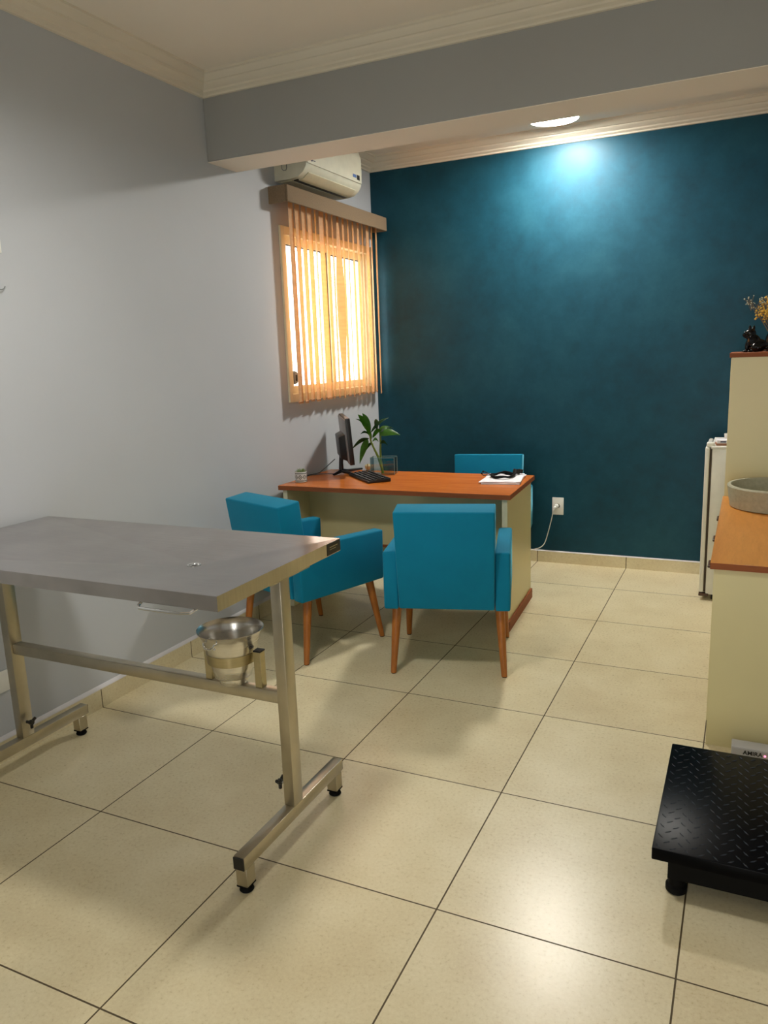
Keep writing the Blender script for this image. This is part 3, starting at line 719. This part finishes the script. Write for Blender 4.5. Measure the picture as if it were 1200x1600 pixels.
bm = B(); add_box(bm, -.003, .013, .020, .398, .06, 1.382, bev=.001, seg=1); obj('door', bm, 'cream', t)
bm = B(); add_box(bm, -.010, .62, -.008, .41, 1.385, 1.407, bev=.001, seg=1); obj('wooden_top', bm, 'woodedge', t)
bm = B(); c = (2.035, 2.275, CZ)
add_lathe(bm, [(0, 0), (.200, 0), (.208, .004), (.222, .098), (.218, .104), (.206, .104), (.200, .098), (.188, .03), (.16, .014), (0, .010)], c, 64); bs = obj('wash_basin', bm, 'stone'); tag(bs, 'round grey stone wash basin sitting on the wood countertop', 'basin')
bm = B(); add_lathe(bm, [(0, .011), (.022, .011), (.022, .014), (0, .016)], c, 24); obj('drain', bm, 'chrome', bs)

def fridge():
    t = thing('mini_fridge', 'small white refrigerator between the tall cabinet and the teal wall', 'refrigerator', (1.68, 2.955, 0))
    bm = B(); add_box(bm, .036, .52, .0, .46, .035, .88, bev=.004); obj('body', bm, 'whitepaint', t)
    bm = B(); add_box(bm, .030, .50, -.004, .464, .88, .895, bev=.003); obj('top_panel', bm, 'white', t)
    bm = B(); add_box(bm, 0, .024, .0, .46, .045, .888, bev=.006, seg=3); dr_ = obj('door', bm, 'whitepaint', t)
    bm = B(); add_box(bm, .024, .036, .004, .456, .05, .878); obj('door_gasket', bm, plain('dark_brown_gasket', srgb(62, 50, 38), .7), t)
    bm = B(); add_box(bm, .006, .046, .002, .04, .890, .916, bev=.007, seg=3); obj('hinge_cover', bm, 'white', t)
    bm = B(); add_box(bm, .0, .052, -.004, .03, .024, .040, bev=.002); obj('bottom_hinge', bm, 'brown', t)
    for x in (.08, .48):
        for y in (.04, .42): bm = B(); add_cyl(bm, (x, y, 0), (x, y, .036), .016, n=14); obj('foot', bm, 'black', t)
fridge()
t = thing('white_box', 'flat white and brown box lying on the small refrigerator', 'box', (1.735, 2.975, .896), .12)
bm = B(); add_box(bm, 0, .13, 0, .09, 0, .012, bev=.001, seg=1); obj('brown_base', bm, 'cardboard', t)
bm = B(); add_box(bm, .004, .13, .003, .088, .012, .030, bev=.002); b_ = obj('white_lid', bm, 'paper', t)
bm = B(); add_box(bm, .02, .05, .0025, .0031, .018, .025); obj('dark_mark', bm, 'navy', b_)
bm = B(); add_lathe(bm, [(0, 0), (.022, 0), (.028, .01), (.031, .035), (.029, .036), (.025, .012), (0, .006)], (1.80, 3.10, .896+.02), 28)
t = obj('white_cup', bm, 'white'); 
for v in t.data.vertices: v.co.z -= .0
tag(t, 'white cup standing behind the flat box on the refrigerator', 'cup')
bm = B(); add_box(bm, 1.755, 1.86, 3.07, 3.16, .896, .916, bev=.002); tag(obj('paper_pad', bm, 'paper'), 'white paper pad under the cup on the refrigerator', 'paper pad')

# ================================================================ figurine and dried flowers
def dog():
    t = thing('dog_figurine', 'glossy black sitting dog figurine on top of the tall cabinet', 'figurine', (1.893, 2.60, 1.407), math.radians(-25))
    s = .134/.36; bm = B()                                    # local -x is where it looks; modelled on a 0.36 tall master
    def bl(c, r, rot=None): add_ball(bm, (c[0]*s, c[1]*s, c[2]*s), (r[0]*s, r[1]*s, r[2]*s), 3, rot)
    Ry = lambda d: Matrix.Rotation(math.radians(d), 4, 'Y')
    bl((.06, 0, .085), (.115, .085, .085)); bl((.0, 0, .135), (.085, .075, .10), Ry(-25)); bl((-.035, 0, .19), (.062, .062, .07))
    bl((-.055, 0, .245), (.072, .072, .062)); bl((-.110, 0, .225), (.045, .05, .038)); bl((-.132, 0, .235), (.016, .02, .014)); bl((-.075, 0, .205), (.055, .055, .035))
    for y in (-1, 1):
        bl((-.070, .042*y, .075), (.024, .024, .085)); bl((-.092, .044*y, .014), (.036, .026, .016)); bl((.06, .070*y, .055), (.07, .04, .055)); bl((.005, .085*y, .014), (.05, .026, .016))
        bl((-.035, .052*y, .305), (.016, .024, .045), Matrix.Rotation(math.radians(-12*y), 4, 'X'))
    bl((.165, 0, .05), (.03, .02, .02))
    o = obj('dog_body', bm, 'ceramic', t)
    md = o.modifiers.new('remesh', 'REMESH'); md.mode = 'VOXEL'; md.voxel_size = .0022; md.use_smooth_shade = True
    sm = o.modifiers.new('smooth', 'SMOOTH'); sm.factor = .6; sm.iterations = 4
    bm = B()
    for y in (-1, 1): add_ball(bm, (-.045*s, .050*y*s, .300*s), (.012*s, .014*s, .028*s), 2)
    obj('ear_lining', bm, plain('grey_pink_glaze', srgb(120, 104, 104), .3), t)
    bm = B()
    for y in (-1, 1): add_ball(bm, (-.112*s, .032*y*s, .262*s), .006*s*1.4, 2)
    obj('eyes', bm, 'white', t)
dog()
def flowers():
    t = thing('dried_flowers', 'bunch of dried yellow and white flowers in a slim vase on the tall cabinet', 'dried flowers', (1.975, 2.705, 1.407))
    bm = B(); add_lathe(bm, [(0, 0), (.026, 0), (.034, .02), (.03, .07), (.016, .10), (.018, .115), (.014, .115), (.012, .1), (.026, .07), (.03, .02), (0, .006)], n=28); obj('vase', bm, 'ceramic', t)
    R = random.Random(4); st = B(); ye = B(); wh = B()
    for k in range(60):
        a = R.uniform(0, 2*PI); rr = R.uniform(.01, .085); z = R.uniform(.165, .245)
        if k % 3 == 0: rr = R.uniform(.07, .125); z = R.uniform(.19, .275)
        tip = Vector((rr*math.cos(a), rr*math.sin(a), z)); add_tube(st, [(0, 0, .06), (tip.x*.3, tip.y*.3, .12), tip], .0009, 5)
        for q in range(9 if k % 3 else 5):
            c = tip + Vector((R.gauss(0, .013), R.gauss(0, .013), R.gauss(0, .012)))
            add_ball(wh if k % 3 == 0 else ye, c, R.uniform(.0035, .006) if k % 3 else R.uniform(.0025, .004), 1)
            add_tube(st, [tip-Vector((0, 0, .02)), c], .0006, 4)
    obj('stems', st, 'twig', t); o = obj('yellow_blossoms', ye, 'yellowflower', t); o = obj('white_blossoms', wh, 'whiteflower', t)
flowers()

# ================================================================ platform scale
def scale():
    X0, Y0, W, D, Z = 1.713, .262, .52, .60, .15
    t = thing('platform_scale', 'black checker-plate platform scale on the floor at the lower right', 'scale', (X0, Y0, 0))
    bm = B(); add_box(bm, 0, W, 0, D, Z-.034, Z, bev=.003, seg=2); pl = obj('platform', bm, 'blackpaint', t)
    bm = B()
    for i in range(15):
        for j in range(24):
            x = .016 + i*.035 + (j % 2)*.0175; y = .014 + j*.0245
            if x > W-.01 or y > D-.01: continue
            a = math.radians(38 if (i+j) % 2 else -52)
            if (i+j) % 2 == 0 and i % 2 == 0: pass
            m = Matrix.Translation((x, y, Z)) @ Matrix.Rotation(a, 4, 'Z')
            h = .011; v = [bm.verts.new(m @ Vector(p)) for p in ((-h, 0, 0), (0, -.0028, 0), (h, 0, 0), (0, .0028, 0), (-h*.55, 0, .0016), (h*.55, 0, .0016))]
            for f in ((0, 1, 4), (1, 5, 4), (1, 2, 5), (2, 3, 5), (3, 4, 5), (3, 0, 4)): bm.faces.new([v[k] for k in f])
    o = obj('tread_pattern', bm, plain('worn_tread_steel', srgb(70, 76, 86), .25, .6), pl, smooth=False)
    bm = B(); add_box(bm, .04, W-.04, .03, .08, .05, Z-.034); add_box(bm, .04, W-.04, D-.08, D-.03, .05, Z-.034); add_box(bm, .04, .09, .08, D-.08, .05, Z-.034); add_box(bm, W-.09, W-.04, .08, D-.08, .05, Z-.034); add_box(bm, .09, W-.09, .08, D-.08, .085, Z-.034)
    obj('frame', bm, 'blackmatte', t)
    for x in (.062, W-.062):
        for y in (.055, D-.055): bm = B(); add_lathe(bm, [(0, 0), (.022, 0), (.028, .006), (.028, .02), (.022, .026), (.022, .052), (0, .052)], (x, y, 0), 24); obj('foot', bm, 'blackmatte', t)
scale()
def display():
    # indicator box of the scale, standing against the counter's end panel
    t = thing('scale_indicator', 'grey scale indicator box with AMIRA lettering and a red light by the counter', 'indicator', (1.893, 1.105, 0))
    bm = B(); add_box(bm, 0, .20, .0, .06, .0, .052, bev=.003); b_ = obj('housing', bm, 'display', t)
    bm = B(); add_box(bm, .004, .196, -.0015, .0, .004, .048); obj('face_plate', bm, 'display', b_)
    cu = bpy.data.curves.new('brand_lettering', 'FONT'); cu.body = 'AMIRA'; cu.size = .021; cu.extrude = .0005; cu.offset = .0004
    o = bpy.data.objects.new('brand_lettering', cu); C.objects.link(o)
    me = bpy.data.meshes.new_from_object(o.evaluated_get(bpy.context.evaluated_depsgraph_get())); me.name = 'brand_lettering'
    bpy.data.objects.remove(o); bpy.data.curves.remove(cu); me.materials.clear(); me.materials.append(MT['black'])
    q = bpy.data.objects.new('brand_lettering', me); C.objects.link(q); q.parent = b_; q.location = (.038, -.0018, .029); q.rotation_euler = (PI/2, 0, 0)
    bm = B(); add_cyl(bm, (.108, -.001, .034), (.108, -.003, .034), .0035, n=14); obj('indicator_light', bm, 'red', b_)
display()

# ================================================================ bits at the left edge of the frame
t = thing('wall_bracket', 'white wall plate with a thin wire hook at the left edge on the grey wall', 'wall hook', (XL, .374, 1.75))
bm = B(); add_box(bm, 0, .008, -.10, .014, .12, .20, bev=.003); obj('plate', bm, 'white', t)
bm = B(); add_tube(bm, smooth([(.006, -.03, .10), (.008, -.03, .0), (.012, -.02, -.012), (.012, -.002, -.008), (.010, .006, .002)], 2), .0022, 8); obj('hook', bm, 'grey_plastic', t)
